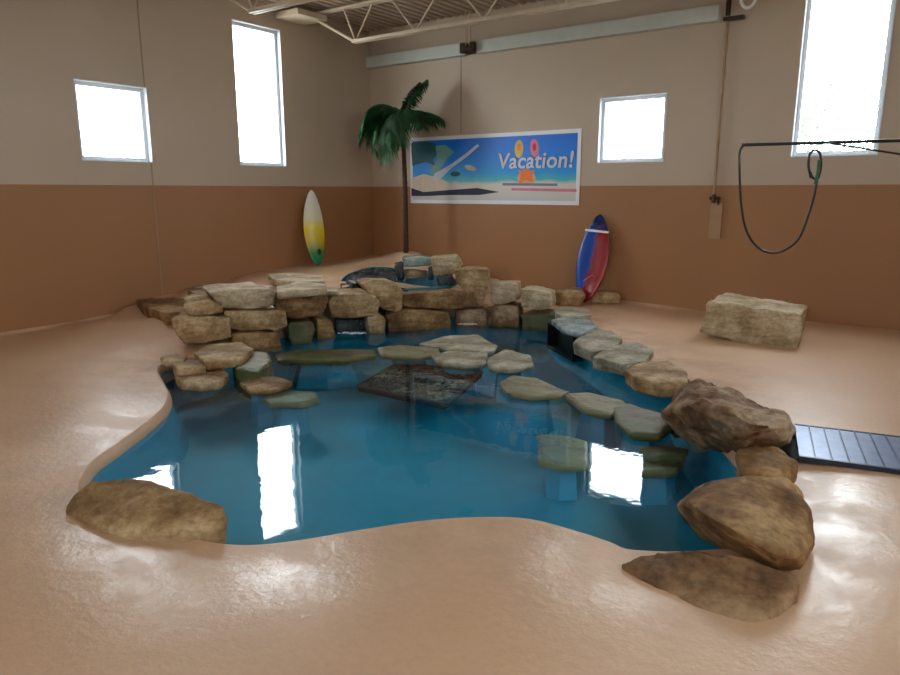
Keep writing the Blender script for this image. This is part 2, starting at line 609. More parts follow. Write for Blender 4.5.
# ------------------------------------------------------------------ steel joists
def joist(y, x0, label, group='steel joists under the roof deck'):
    root = empty('roof_joist', (0, y, ZC-.04), label, 'joist', group)
    zt, zb = ZC-.04, 3.74
    bm = bmesh.new()
    for s in (-1, 1):
        box(bm, (.02, y+s*.015-.018+s*.018, zt-.035), (X1-.02, y+s*.015+.018+s*.018, zt))
    place(obj('top_chord', bm, M['steel'], root))
    bm = bmesh.new()
    for s in (-1, 1):
        box(bm, (x0, y+s*.033-.016, zb-.022), (X1-x0, y+s*.033+.016, zb+.022))
    place(obj('bottom_chord', bm, M['steel'], root))
    step = 1.12
    k = 0
    xs = x0+.04
    bm = bmesh.new(); tube(bm, [(x0-.92, y, zt-.02), (x0+.02, y, zb)], .02, 8)
    place(obj('end_diagonal', bm, M['steel'], root))
    while xs < X1-x0:
        bm = bmesh.new()
        tube(bm, [(xs-.42 if k else xs-.22, y, zt-.03), (xs, y, zb)], .014, 8)
        place(obj('web_bar', bm, M['steel'], root))
        bm = bmesh.new()
        tube(bm, [(xs, y, zb), (xs+.42 if k else xs+.34, y, zt-.03)], .014, 8)
        place(obj('web_bar', bm, M['steel'], root))
        xs += step; k += 1
    bm = bmesh.new()
    box(bm, (.004, y-.5, zt-.12), (.5, y+.09, zt-.04))
    place(obj('bearing_seat', bm, M['steel'], root))


joist(-1.57, 1.12, 'cream open-web steel joist nearest the wall with the beach banner')
joist(-3.58, 1.32, 'cream open-web steel joist crossing above the tall left window')
for y in (-5.6, -7.6, -9.6, -11.6):
    joist(y, 1.32, 'cream open-web steel joist overhead, beyond the top edge of the picture')

# ------------------------------------------------------------------ trunking, hanger, pipe
root = empty('wall_trunking', (3, 0, 3.67), 'long white horizontal trunking high on the back wall', 'trunking')
bm = bmesh.new(); box(bm, (.03, -.13, 3.67), (2.10, -.01, 3.85)); place(obj('trunking_section', bm, M['trunk'], root))
bm = bmesh.new(); box(bm, (2.32, -.13, 3.67), (5.93, -.01, 3.85)); place(obj('trunking_section', bm, M['trunk'], root))
bm = bmesh.new(); box(bm, (2.10, -.09, 3.69), (2.32, -.01, 3.83)); place(obj('joining_piece', bm, M['darkmetal'], root))
root = empty('pipe_hanger', (2.21, -.2, 3.7), 'dark pipe hanger with two rods at the gap in the trunking', 'hanger')
for dx in (-.04, .04):
    bm = bmesh.new(); tube(bm, [(2.21+dx, -.2, 3.76), (2.21+dx, -.2, ZC)], .012, 8); place(obj('rod', bm, M['steel'], root))
bm = bmesh.new()
tube(bm, [(2.09, -.2, 3.74), (2.33, -.2, 3.74)], .035, 10); tube(bm, [(2.12, -.2, 3.68), (2.12, -.2, 3.82)], .05, 10); tube(bm, [(2.30, -.2, 3.68), (2.30, -.2, 3.82)], .045, 10)
place(obj('clamp', bm, M['darkmetal'], root))

root = empty('riser_pipe', (6.02, -.05, 1.0), 'thin painted riser pipe with a small tap on the back wall', 'pipe')
bm = bmesh.new(); tube(bm, [(6.02, -.045, 1.45), (6.02, -.045, 3.72)], .017, 10); place(obj('pipe', bm, M['pipe'], root))
bm = bmesh.new(); tube(bm, [(5.97, -.045, 1.5), (6.1, -.045, 1.5)], .022, 8); tube(bm, [(6.08, -.045, 1.5), (6.09, -.08, 1.42)], .014, 8); tube(bm, [(6.02,-.045,1.44),(6.02,-.045,1.55)],.026,8)
place(obj('tap', bm, M['darkmetal'], root))
bm = bmesh.new(); tube(bm, [(6.02, -.045, 3.72), (6.02, -.045, 4.0)], .03, 10); box(bm, (5.98, -.1, 3.66), (6.22, -.01, 3.70))
place(obj('bracket', bm, M['darkmetal'], root))
bm = bmesh.new(); box(bm, (5.985, -.03, .98), (6.135, -.008, 1.44)); place(obj('lower_panel', bm, M['pipe'], root))
bm = bmesh.new()
tube(bm, [(6.26+.09*math.cos(a*.3), -.08, 3.9+.13*math.sin(a*.3)) for a in range(22)], .02, 8)
o = obj('conduit_loop', bm, M['white'], smooth=True); tag(o, 'white bent conduit loop high on the back wall beside the riser pipe', 'conduit')

# ------------------------------------------------------------------ rocks
def rockmesh(pts, vox, amp, seed, rough_scale=3.0, smooth=1, spread=0):
    bm = bmesh.new()
    for p in pts:
        bm.verts.new(p)
    bmesh.ops.convex_hull(bm, input=bm.verts)
    loose = [v for v in bm.verts if not v.link_faces]
    bmesh.ops.delete(bm, geom=loose, context='VERTS')
    c = sum((v.co for v in bm.verts), V())/len(bm.verts)
    gk = 1.045 if not spread else spread
    for v in bm.verts:
        v.co = (v.co - c)*gk
    me = bpy.data.meshes.new('tmp'); bm.to_mesh(me); bm.free()
    o = bpy.data.objects.new('tmp', me); COL.objects.link(o)
    md = o.modifiers.new('r', 'REMESH'); md.mode = 'VOXEL'; md.voxel_size = vox
    sm = o.modifiers.new('s', 'SMOOTH'); sm.iterations = smooth; sm.factor = .5
    dg = bpy.context.evaluated_depsgraph_get()
    m2 = bpy.data.meshes.new_from_object(o.evaluated_get(dg))
    bpy.data.objects.remove(o); bpy.data.meshes.remove(me)
    off = V((seed*3.7, seed*1.3, seed*7.1))
    nrm = [V(n.vector) for n in m2.vertex_normals]
    for v, n in zip(m2.vertices, nrm):
        q = v.co + off
        d = noise.fractal(q*rough_scale, .9, 2.1, 4)*amp
        # ledgy chips
        r = noise.noise(V((q.x*4, q.y*4, q.z*9)))
        d -= max(0, r-.15)*amp*1.6
        v.co = v.co + n*(d-amp*.25)
    for p in m2.polygons:
        p.use_smooth = True
    return m2, c


NR = [0]
GRP_WALL = 'stacked stones of the waterfall wall'
GRP_EDGE = 'flat stones along the pool edge'
GRP_SHELF = 'stones of the shelf crossing the pool'


def rock(pts, mat, label, group=None, vox=.02, amp=.02, cat='rock', smooth=1, name='rock', rs=3.0):
    NR[0] += 1
    me, c = rockmesh(pts, vox, amp, NR[0], rs, smooth, 1.08 if group == GRP_SHELF else 0)
    me.name = name
    o = link(name, me, M[mat])
    o.location = c
    tag(o, label, cat, group)
    return o


FOOT = [(120, 316, 0), (165, 345, 0), (190, 347, -.02), (230, 349, -.06), (262, 346, -.12), (290, 342, -.12), (315, 339, -.12), (340, 334, -.12), (370, 331, -.12), (400, 327, -.12), (450, 324, -.12), (490, 323, -.12), (520, 326, -.12), (555, 330, -.12), (600, 325, 0), (640, 330, 0)]


def foot(x):
    for a, b in zip(FOOT, FOOT[1:]):
        if a[0] <= x <= b[0]:
            t = (x-a[0])/(b[0]-a[0])
            return U(x, a[1]+(b[1]-a[1])*t, a[2]+(b[2]-a[2])*t)
    return U(x, 330, 0)


def stack(face, mat, label, back=.45, set_=0.0, shrink=.9, amp=.016, group=GRP_WALL, blend=.5, **k):
    """a wall stone from its front-face outline; the face stands above the foot line, set_ metres behind it"""
    xs = [p[0] for p in face]
    a, b = foot(min(xs)), foot(max(xs))
    mid = (a+b)/2
    d = (b-a); d.z = 0; d.normalize()
    n1 = V((-d.y, d.x, 0))            # away from viewer
    vd = mid-EYE; vd.z = 0; vd.normalize()
    if n1.dot(vd) < 0: n1 = -n1
    n = (n1*(1-blend)+vd*blend).normalized()
    p0 = mid + n*set_
    fr = [onplane(x, y, p0, n) for x, y in face]
    c = sum(fr, V())/len(fr)
    bk = [c + (p-c)*shrink + n*back for p in fr]
    if min(p.z for p in fr) < -.02:
        lowz = min(p.z for p in fr)+.06
        ex = [V((p.x, p.y, -.17)) for p in fr+bk if p.z < lowz]
        bk = bk + ex
    return rock(fr+bk, mat, label, group, amp=amp, **k)


PED = []


def slab(top, zt, zb, mat, label, grow=.93, amp=.014, group=None, zts=None, shift=(0, 0), **k):
    """stone from the outline of its top face at height zt, going down to zb"""
    if zts is None: zts = [zt]*len(top)
    t = [U(x, y, z) for (x, y), z in zip(top, zts)]
    c = sum(t, V())/len(t)
    if group == GRP_SHELF:
        zb = max(zb, min(t, key=lambda p: p.z).z-.065)
        ped = [V((c.x+(p.x-c.x)*.5, c.y+(p.y-c.y)*.5, 0)) for p in t]
        PED.append((ped, zb+.01))
    bt = [V((c.x+(p.x-c.x)*grow+shift[0], c.y+(p.y-c.y)*grow+shift[1], zb)) for p in t]
    return rock(t+bt, mat, label, group, amp=amp, **k)


# left end of the wall
slab([(137,300),(168,297),(192,297),(200,304),(188,311),(165,312),(146,306)], .21, .02, 'brown', 'long low dark wedge stone at the far left tip of the wall', group=GRP_WALL)
slab([(187,289),(198,284),(212,287),(216,292),(200,295)], .34, .2, 'rust', 'small dark wedge stone lying behind the left end of the wall', group=GRP_WALL)
stack([(183,298),(206,296),(212,300),(205,304),(186,304)], 'tan', 'small thin pale cap stone on the left end of the wall', .3, .28)
stack([(184,304),(208,301),(221,306),(222,313),(205,316),(187,315)], 'tan', 'small rounded stone on top of the leftmost block', .32, .12)
stack([(172,319),(200,317),(229,318),(230,337),(205,343),(186,345),(177,335)], 'tan', 'chunky block at the bottom left of the wall', .5, 0)
stack([(210,293),(228,290),(270,288),(275,293),(273,305),(250,309),(222,308)], 'cream', 'broad pale stone topping the left part of the wall', .75, .14, shrink=.85)
stack([(226,312),(284,310),(287,325),(276,331),(232,331)], 'tan', 'long pale-ended stone under the broad left top stone', .5, .02)
stack([(232,334),(277,332),(281,345),(262,349),(236,347)], 'brown', 'low brown stone at the foot of the wall below the pale-ended stone', .4, -.04)
stack([(275,292),(326,288),(328,300),(322,313),(300,320),(285,319),(276,306)], 'brown', 'big square brown block left of the spillway', .5, .06)
slab([(277,286),(300,281),(326,284),(325,288),(278,292)], .52, .44, 'cream', 'thin pale slab lying on the big square block', grow=.98, amp=.008, group=GRP_WALL)
slab([(268,274),(290,272),(322,276),(324,281),(298,282),(274,279)], .46, .38, 'cream', 'thin long slab lying on the mound below the yellow surfboard', grow=.97, amp=.008, group=GRP_WALL)
stack([(289,323),(312,321),(316,330),(312,341),(292,343),(288,334)], 'moss', 'small greenish stone under the big square block at the waterline', .35, 0)
slab([(322,286),(338,287),(339,291),(324,291)], .44, .38, 'cream', 'thin little slab just left of the spillway slab', amp=.006, group=GRP_WALL, vox=.016)
# spillway
stack([(329,303),(332,297),(352,293),(374,295),(380,304),(376,315),(352,318),(333,317)], 'tan', 'flat-topped spillway slab jutting over the dark waterfall gap', .62, -.02, shrink=.95)
stack([(317,318),(332,320),(335,334),(318,337)], 'brown', 'dark stone supporting the left side of the spillway', .4, .06)
stack([(367,317),(380,313),(387,319),(384,330),(370,332)], 'tan', 'small pale stone supporting the right side of the spillway', .35, 0)
stack([(336,319),(366,319),(366,330),(336,333)], 'darkwet', 'black stone standing in for the shaded cave behind the falling water', .2, .3)  # fills the gap; the dark of the cave is put into its colour
stack([(362,284),(372,280),(392,281),(402,290),(403,308),(398,313),(384,310),(372,298)], 'tan', 'tilted wedge stone standing right of the spillway', .5, .08)
stack([(402,294),(440,292),(470,293),(472,303),(462,309),(420,309),(403,306)], 'brown', 'long flat slab along the lip of the upper basin', .34, .06, shrink=.95)
stack([(386,315),(402,310),(448,312),(451,322),(430,325),(390,325)], 'brown', 'long brown stone at the waterline under the long flat slab', .4, -.02)
stack([(456,311),(486,309),(488,322),(470,324),(456,323)], 'rust', 'reddish brown stone at the waterline right of the long brown one', .4, 0)
stack([(455,271),(472,268),(490,270),(489,284),(485,301),(478,306),(468,294),(457,284)], 'tan', 'tall upside-down triangular stone at the top of the wall', .4, .12)
# behind the upper basin
def back_stone(face, at, mat, label, back=.35, **k):
    p0 = U(*at); n = p0-EYE; n.z = 0; n.normalize()
    fr = [onplane(x, y, p0, n) for x, y in face]
    c = sum(fr, V())/len(fr)
    return rock(fr+[c+(p-c)*.9+n*back for p in fr], mat, label, GRP_WALL, amp=.01, **k)


back_stone([(402,258),(420,256),(431,258),(431,266),(404,267)], (420, 281, .31), 'blue', 'bluish wet capstone bridging the dark arch behind the upper basin', .4)
back_stone([(430,258),(458,256),(463,264),(455,274),(434,276)], (445, 283, .31), 'cream', 'brightest cream capstone right of the dark arch', .45)
back_stone([(404,270),(414,269),(427,271),(427,278),(406,279)], (418, 279, .31), 'tan', 'small pale stone inside the dark arch', .2, vox=.016)
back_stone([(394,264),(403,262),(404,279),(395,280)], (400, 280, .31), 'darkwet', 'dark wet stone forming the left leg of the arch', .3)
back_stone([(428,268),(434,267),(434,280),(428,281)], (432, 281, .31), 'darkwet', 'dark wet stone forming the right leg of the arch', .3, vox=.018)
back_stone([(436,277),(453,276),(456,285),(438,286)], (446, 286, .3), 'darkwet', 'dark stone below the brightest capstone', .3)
slab([(345,278),(356,271),(372,267),(394,269),(396,276),(372,278),(352,283)], .43, .3, 'darkwet', 'lumpy black wet rock at the back left of the upper basin', group=GRP_WALL, amp=.04, rs=6)
slab([(339,284),(347,279),(358,281),(352,287),(340,288)], .38, .28, 'darkwet', 'small black wet rock beside the upper basin behind the spillway', group=GRP_WALL, amp=.02, rs=6)
slab([(378,277),(392,274),(398,278),(390,283),(380,282)], .38, .28, 'blue', 'small grey wet stone at the edge of the upper basin', group=GRP_WALL, amp=.02)
# right wing
stack([(490,285),(492,283),(516,284),(517,301),(500,305),(491,303)], 'cream', 'square pale block, upper left of the four right-wing stones', .42, .08)
stack([(521,289),(535,289),(550,293),(551,308),(540,311),(522,307)], 'cream', 'rounded pale block, upper right of the four right-wing stones', .42, .08)
stack([(487,308),(500,306),(518,307),(519,321),(500,323),(488,321)], 'rust', 'reddish block under the square pale block of the right wing', .45, 0)
stack([(521,315),(550,314),(556,318),(553,327),(523,326)], 'moss', 'flat mossy block under the rounded pale block of the right wing', .5, 0)
slab([(478,262),(490,264),(492,270),(480,270)], .62, .45, 'tan', 'small stone peeking over the tall triangular stone', group=GRP_WALL, vox=.018) if False else None


def ground_stone(face, fx, fy, fz, mat, label, back=.4, group=None, turn=0, keep=.92, **k):
    p0 = U(fx, fy, fz); n = p0-EYE; n.z = 0; n.normalize()
    n.rotate(Matrix.Rotation(turn, 3, 'Z'))
    fr = [onplane(x, y, p0, n) for x, y in face]
    c = sum(fr, V())/len(fr)
    return rock(fr+[V((c.x+(p.x-c.x)*keep, c.y+(p.y-c.y)*keep, p.z))+n*back for p in fr], mat, label, group, **k)


ground_stone([(553,293),(566,291),(583,291),(586,297),(580,306),(556,306)], 570, 306, 0, 'tan', 'low brown stone on the deck in front of the red and blue surfboard', .4, GRP_EDGE, amp=.02)
ground_stone([(590,292),(618,292),(621,297),(618,304),(592,304)], 605, 304, 0, 'tan', 'small squarish stone by the back wall right of the red and blue surfboard', .25, GRP_EDGE)
slab([(554,309),(568,307),(588,310),(592,314),(575,317),(556,314)], .12, 0, 'grey', 'thin pale slab at the head of the right pool edge', group=GRP_EDGE, amp=.008)
slab([(552,319),(568,316),(590,319),(598,325),(580,333),(562,328)], .1, .03, 'blue', 'flat wet blue slab roofing the black skimmer opening', grow=.98, group=GRP_EDGE, amp=.006)

# skimmer box under the blue slab
root = empty('skimmer_box', U(565, 335, -.1), 'black skimmer opening below the wet blue slab', 'skimmer')
a, b = U(554, 333, -.12), U(580, 346, -.12)
dd = (b-a); dd.z = 0; dd.normalize(); nn = V((-dd.y, dd.x, 0))
if nn.dot(a-EYE) < 0: nn = -nn
bm = bmesh.new()
L_ = (b-a).length
a = a - nn*.09
def sbox(u0, u1, v0, v1, z0, z1):
    vs = box(bm, (u0, v0, z0), (u1, v1, z1))
    for v in vs:
        q = v.co.copy(); v.co = V((a.x, a.y, 0)) + dd*q.x + nn*q.y + V((0, 0, q.z))
sbox(0, L_, .12, .14, -.3, .0); sbox(0, .03, 0, .12, -.3, .0); sbox(L_-.03, L_, 0, .12, -.3, .0); sbox(.03, L_-.03, 0, .12, -.3, -.27); sbox(0, L_, 0, .14, 0, .015)
place(obj('box_shell', bm, M['pit'], root))

# right pool edge
slab([(574,342),(582,335),(598,329),(612,331),(622,338),(614,348),(592,351)], .06, -.07, 'grey', 'rounded pale edge stone next to the black skimmer opening', group=GRP_EDGE, amp=.012, grow=.96)
slab([(593,356),(614,345),(636,342),(654,350),(645,361),(624,364)], .06, -.06, 'grey', 'flat grey edge slab, second from the skimmer along the right bank', group=GRP_EDGE, grow=.97)
slab([(624,369),(644,361),(669,360),(686,372),(687,382),(661,383),(636,377)], .06, -.07, 'tan', 'thick-edged tan slab next to the largest boulder', group=GRP_EDGE, grow=.98)

rock([U(668,430,-.2), U(700,449,-.2), U(738,460,-.2), U(790,445,-.02), U(795,432,0), U(668,408,-.1),
      U(664,414,.0), U(684,385,.14), U(700,381,.17), U(716,383,.17), U(738,398,.22), U(762,408,.23), U(784,417,.21), U(792,428,.17), U(786,440,.09), U(735,441,.12), U(755,424,.3), U(706,400,.32), U(690,402,.28), U(672,412,.14), U(730,447,-.02), U(700,436,.02)],
     'rust', 'largest craggy reddish brown boulder on the right bank beside the grate', amp=.045, vox=.018, rs=5, name='boulder', cat='boulder', smooth=0)
slab([(736,450),(752,444),(780,447),(797,460),(797,470),(775,474),(742,470)], .16, -.15, 'brown', 'small greyish boulder wedged between the two large right boulders', zts=[.14,.14,.14,.1,.08,.12,.14], amp=.025, name='boulder', cat='boulder', grow=1.02)
rock([U(678,505,-.02), U(684,520,-.2), U(705,545,-.2), U(735,556,-.1), U(775,571,0), U(800,569,0), U(812,545,0), U(694,488,.12), U(712,480,.2), U(745,477,.22), U(785,478,.2),
      U(800,490,.16), U(809,520,.14), U(811,540,.09), U(793,553,.14), U(770,551,.17), U(740,531,.2), U(700,513,.2), U(685,505,.12), U(800,492,0), U(700,492,-.2), U(690,500,.17)],
     'brown', 'big wedge-faced tan boulder on the right bank above the flush brown slab', amp=.02, vox=.018, rs=4, name='boulder', cat='boulder', smooth=0)
slab([(624,566),(640,554),(680,550),(725,553),(765,565),(797,577),(794,594),(777,612),(745,625),(700,607),(655,584)], .05, -.2, 'ember', 'flat coarse brown rock set flush in the deck at lower right', zts=[-.03,.02,.05,.07,.07,.05,.02,.0,-.01,-.01,-.02], amp=.02, name='boulder', cat='boulder', grow=.97)
slab([(64,508),(72,495),(92,480),(130,478),(165,482),(198,495),(222,508),(226,520),(212,534),(180,538),(140,537),(100,527)], .08, -.25, 'tan', 'flat tan boulder overhanging the near left corner of the pool', zts=[-.01,.04,.08,.1,.11,.1,.07,.0,-.04,-.04,-.03,-.02], amp=.02, name='boulder', cat='boulder', grow=.96)
# lone block
ground_stone([(710,301),(730,304),(755,309),(780,314),(801,315),(800,330),(796,350),(775,348),(735,341),(701,332)], 750, 343, 0, 'cream', 'solitary pale block with a flat top standing on the deck by the back wall', .72, None, amp=.02, turn=-.15, name='boulder', cat='boulder', smooth=0, rs=4, keep=.9)

# left steps at the water
slab([(193,351),(210,345),(240,341),(253,348),(242,357),(206,361)], .07, -.03, 'tan', 'wide pale step slab in front of the leftmost block', group=GRP_EDGE, zts=None, amp=.01)
slab([(160,357),(176,352),(187,355),(184,361),(166,362)], .04, -.02, 'tan', 'tiny flat stone at the left shore beside the step slabs', group=GRP_EDGE, amp=.008, vox=.016)
slab([(172,363),(190,359),(208,360),(206,366),(178,369)], .02, -.1, 'tan', 'small flat stone stacked above the rounded shore slab', group=GRP_EDGE, amp=.008)
slab([(174,375),(190,369),(222,367),(229,374),(222,380),(200,383),(180,380)], -.04, -.14, 'tan', 'rounded pinkish shore slab half in the water at left', group=GRP_EDGE, amp=.01)
slab([(232,358),(250,350),(268,352),(272,362),(258,371),(236,368)], 0, -.3, 'moss', 'dark green mossy stone in the shade at the foot of the wall', group=GRP_EDGE, amp=.03)
slab([(239,381),(254,375),(280,376),(292,381),(275,388),(250,389)], -.07, -.3, 'brown', 'reddish brown stone breaking the surface near the left steps', group=GRP_SHELF, amp=.015)
slab([(262,396),(290,389),(314,391),(318,398),(300,402),(270,402)], -.135, -.3, 'wetgrey', 'submerged olive slab beside the reddish brown stone', group=GRP_SHELF, amp=.01, grow=.99)

# shelf across the pool
slab([(275,352),(300,349),(372,349),(375,355),(340,359),(280,360)], -.105, -.4, 'moss', 'long wet slab at the left end of the shelf across the pool', group=GRP_SHELF, amp=.01)
slab([(378,347),(400,345),(438,347),(440,353),(420,356),(382,354)], -.09, -.4, 'wetgrey', 'narrow slab between the long wet slab and the pale shelf slabs', group=GRP_SHELF, amp=.01)
slab([(420,343),(445,336),(478,335),(496,345),(492,350),(450,349)], -.09, -.4, 'grey', 'rearmost broad pale slab of the shelf across the pool', group=GRP_SHELF, amp=.008)
slab([(432,355),(448,350),(486,352),(486,362),(462,364),(440,361)], -.07, -.45, 'grey', 'pale pointed slab just behind the black pebble mat', group=GRP_SHELF, amp=.008)
slab([(487,358),(505,349),(530,355),(533,364),(512,369),(489,366)], -.06, -.45, 'grey', 'roundish pale slab at the bend of the shelf', group=GRP_SHELF, amp=.01)
slab([(500,382),(512,375),(535,377),(568,390),(560,394),(530,395),(508,391)], -.07, -.45, 'wetgrey', 'leaf-shaped slab just after the bend of the shelf', group=GRP_SHELF, amp=.01)
slab([(566,394),(590,392),(622,399),(628,406),(610,413),(585,408)], -.08, -.45, 'wetgrey', 'oval slab in the middle of the shelf right part', group=GRP_SHELF, amp=.01)
slab([(612,407),(630,403),(660,413),(672,425),(660,434),(630,432),(616,420)], -.07, -.45, 'moss', 'green mossy slab touching the largest boulder', group=GRP_SHELF, amp=.012)
slab([(538,434),(560,434),(586,440),(588,462),(560,463),(540,458)], -.14, -.5, 'wetgrey', 'isolated square slab just under the water in mid pool', group=GRP_SHELF, amp=.008, grow=1)
slab([(640,447),(665,443),(690,447),(684,456),(650,456)], -.15, -.4, 'moss', 'submerged green slab left of the largest boulder', group=GRP_SHELF, amp=.01)
slab([(628,461),(655,457),(684,461),(676,470),(640,471)], -.19, -.4, 'moss', 'deeper submerged green slab in front of its greener neighbour', group=GRP_SHELF, amp=.01)

for ped, zt in PED:
    bm = bmesh.new(); cc = sum(ped, V())/len(ped)
    for p in ped:
        bm.verts.new((p.x, p.y, zt)); bm.verts.new((cc.x+(p.x-cc.x)*1.35, cc.y+(p.y-cc.y)*1.35, -.46))
    bmesh.ops.convex_hull(bm, input=bm.verts)
    bmesh.ops.delete(bm, geom=[v for v in bm.verts if not v.link_faces], context='VERTS')
    place(obj('pedestal', bm, M['liner'], POOL))

# ------------------------------------------------------------------ pebble mat under water
quad = [U(358, 386, -.22), U(398, 363, -.22), U(482, 372, -.22), U(446, 405, -.22)]
cx = sum(quad, V())/4
root = empty('pebble_mat', cx, 'black square mat of mottled pebbles just under the water in mid pool', 'mat')
bm = bmesh.new()
vt = [bm.verts.new(q) for q in quad]; vb = [bm.verts.new(q-V((0, 0, .05))) for q in quad]
bm.faces.new(vt); bm.faces.new(vb[::-1])
for k in range(4): bm.faces.new((vt[k], vt[(k+1) % 4], vb[(k+1) % 4], vb[k]))
place(obj('mat_base', bm, M['pit'], root))
random.seed(4)
bm = bmesh.new()
for k in range(420):
    u, v = random.random()*.94+.03, random.random()*.94+.03
    p = (quad[0]*(1-u)+quad[3]*u)*(1-v) + (quad[1]*(1-u)+quad[2]*u)*v
    s = random.uniform(.014, .034)
    r = bmesh.ops.create_icosphere(bm, subdivisions=1, radius=s, matrix=Matrix.Translation(p+V((0, 0, .004))) @ Matrix.Rotation(random.random()*6, 4, 'Z') @ Matrix.Diagonal((1, random.uniform(.6, 1), .5, 1)))
o = place(obj('pebbles', bm, M['pebble'], root, smooth=True)); o['kind'] = 'stuff'
bm = bmesh.new()
for k in range(4): tube(bm, [quad[k], quad[(k+1) % 4]], .018, 6)
place(obj('mat_edge', bm, M['black'], root))

# ------------------------------------------------------------------ waterfall + foam
fx = [U(x, 333, -.12) for x in (338, 343, 348, 352, 357, 362)]
random.seed(2)
root = empty('waterfall', fx[2], 'thin streams of water falling from the spillway slab', 'waterfall')
top_z = .12
for i, p in enumerate(fx):
    bm = bmesh.new()
    q = p + V((random.uniform(-.03, .03), random.uniform(-.03, .03), 0))
    tube(bm, [q+V((0, 0, .01)), q+V((.004, .003, .09)), q+V((0, 0, top_z+.06))], [.009, .006, .005], 6)
    place(obj('stream', bm, M['fall'], root, smooth=True))
for c, w, lab in ((U(352, 333, -.118), .17, 'white splash where the spillway water lands'), (U(468, 324, -.118), .13, 'small white splash at the foot of the reddish waterline stone')):
    bm = bmesh.new()
    for k in range(60):
        a = random.random()*6.28; r = random.random()**.7*w
        p = c + RT*math.cos(a)*r + V((-.6, .8, 0))*math.sin(a)*r*.4
        bmesh.ops.create_icosphere(bm, subdivisions=1, radius=random.uniform(.008, .02), matrix=Matrix.Translation(p) @ Matrix.Diagonal((1, 1, .35, 1)))
    tag(obj('splash_foam', bm, M['foam'], smooth=True), lab, 'splash', kind='stuff')

# ------------------------------------------------------------------ plank grate at right
O = U(794, 428, 0); O.z = 0
e1 = V((.978, .21, 0)).normalized(); e2 = V((.215, -.977, 0)).normalized()
W_ = .635
root = empty('drain_grate', O + e1*.5 + e2*W_/2, 'blue-grey slatted drain grate set in the deck beside the largest boulder', 'grate')
def gbox(bm, u0, u1, v0, v1, z0, z1, sk=0):
    vs = box(bm, (u0, v0, z0), (u1, v1, z1))
    for v in vs:
        q = v.co.copy(); v.co = O + e1*(q.x) + e2*q.y + V((0, 0, q.z))
bm = bmesh.new(); gbox(bm, -.12, 1.4, 0, W_, .001, .004); place(obj('channel_shade', bm, M['pit'], root))  # thin flat sheet, its black stands in for a deep shaded recess
bm = bmesh.new()
gbox(bm, 0, 1.4, -.012, .008, .0, .03); gbox(bm, 0, 1.4, W_-.008, W_+.012, .0, .03)
place(obj('grate_frame', bm, M['gratedark'], root))
for k in range(15):
    bm = bmesh.new()
    gbox(bm, .004+k*.09, .082+k*.09, .01, W_-.01, .005, .026)
    bmesh.ops.bevel(bm, geom=bm.edges[:], offset=.004, segments=2, affect='EDGES')
    place(obj('slat', bm, M['grate'], root))

# ------------------------------------------------------------------ surfboards
def board_mat(name, stops, diag=None):
    m, nt, N, L, B = new_mat(name)
    tc = N.new('ShaderNodeTexCoord'); s = N.new('ShaderNodeSeparateXYZ')
    L.new(tc.outputs['Object'], s.inputs[0])
    if diag:
        a = N.new('ShaderNodeMath'); a.operation = 'MULTIPLY'; a.inputs[1].default_value = diag[0]
        b = N.new('ShaderNodeMath'); b.operation = 'MULTIPLY_ADD'; b.inputs[1].default_value = diag[1]
        L.new(s.outputs['X'], a.inputs[0]); L.new(s.outputs['Z'], b.inputs[0]); L.new(a.outputs[0], b.inputs[2])
        n = noise_tex(nt, 7, 4)
        gz = N.new('ShaderNodeMath'); gz.operation = 'GREATER_THAN'; gz.inputs[1].default_value = 1.07; L.new(s.outputs['Z'], gz.inputs[0])
        ad = N.new('ShaderNodeMath'); ad.operation = 'ADD'; L.new(gz.outputs[0], ad.inputs[0]); L.new(b.outputs[0], ad.inputs[1]); b = ad
        c = N.new('ShaderNodeMath'); c.operation = 'MULTIPLY_ADD'; c.inputs[1].default_value = .32
        L.new(n.outputs['Fac'], c.inputs[0]); L.new(b.outputs[0], c.inputs[2])
        src = c.outputs[0]
    else:
        src = s.outputs['Z']
    r = ramp(nt, src, stops)
    L.new(r.outputs[0], B.inputs['Base Color'])
    B.inputs['Roughness'].default_value = .25
    return m, nt, r, B


def surfboard(length, width, mat, name='surfboard'):
    bm = bmesh.new()
    n, mseg = 28, 20
    rings = []
    for i in range(n+1):
        t = i/n
        z = t*length
        w = width/2*(math.sin(math.pi*min(1, max(0, t*.97+.02)))**.62)*(1.0+.1*(.45-t))
        if i in (0, n): w = .01
        th = .028*min(1, w/(width/2)*1.3)+.002
        rock_ = .10*(t-.4)**2
        rings.append([bm.verts.new((w*math.cos(a), th*math.sin(a)*(.8 if math.sin(a) > 0 else 1)-rock_, z)) for a in [2*math.pi*k/mseg for k in range(mseg)]])
    for a, b in zip(rings, rings[1:]):
        for k in range(mseg):
            bm.faces.new((a[k], a[(k+1) % mseg], b[(k+1) % mseg], b[k]))
    bm.faces.new(rings[0]); bm.faces.new(rings[-1])
    return obj(name, bm, mat, smooth=True)


ym, nt, r, B = board_mat('yellow_green_board_paint', [(.0, srgb(20, 120, 80)), (.2, srgb(50, 150, 90)), (.42, srgb(226, 196, 20)), (.62, srgb(246, 226, 50)), (.78, srgb(240, 236, 200)), (1, srgb(236, 238, 220))])
def lean(o, foot_, top, facing):
    z = (top-foot_).normalized()
    y = -facing; y = (y - z*y.dot(z)).normalized()
    x = y.cross(z)
    o.matrix_world = Matrix(((x.x, y.x, z.x, foot_.x), (x.y, y.y, z.y, foot_.y), (x.z, y.z, z.z, foot_.z), (0, 0, 0, 1)))


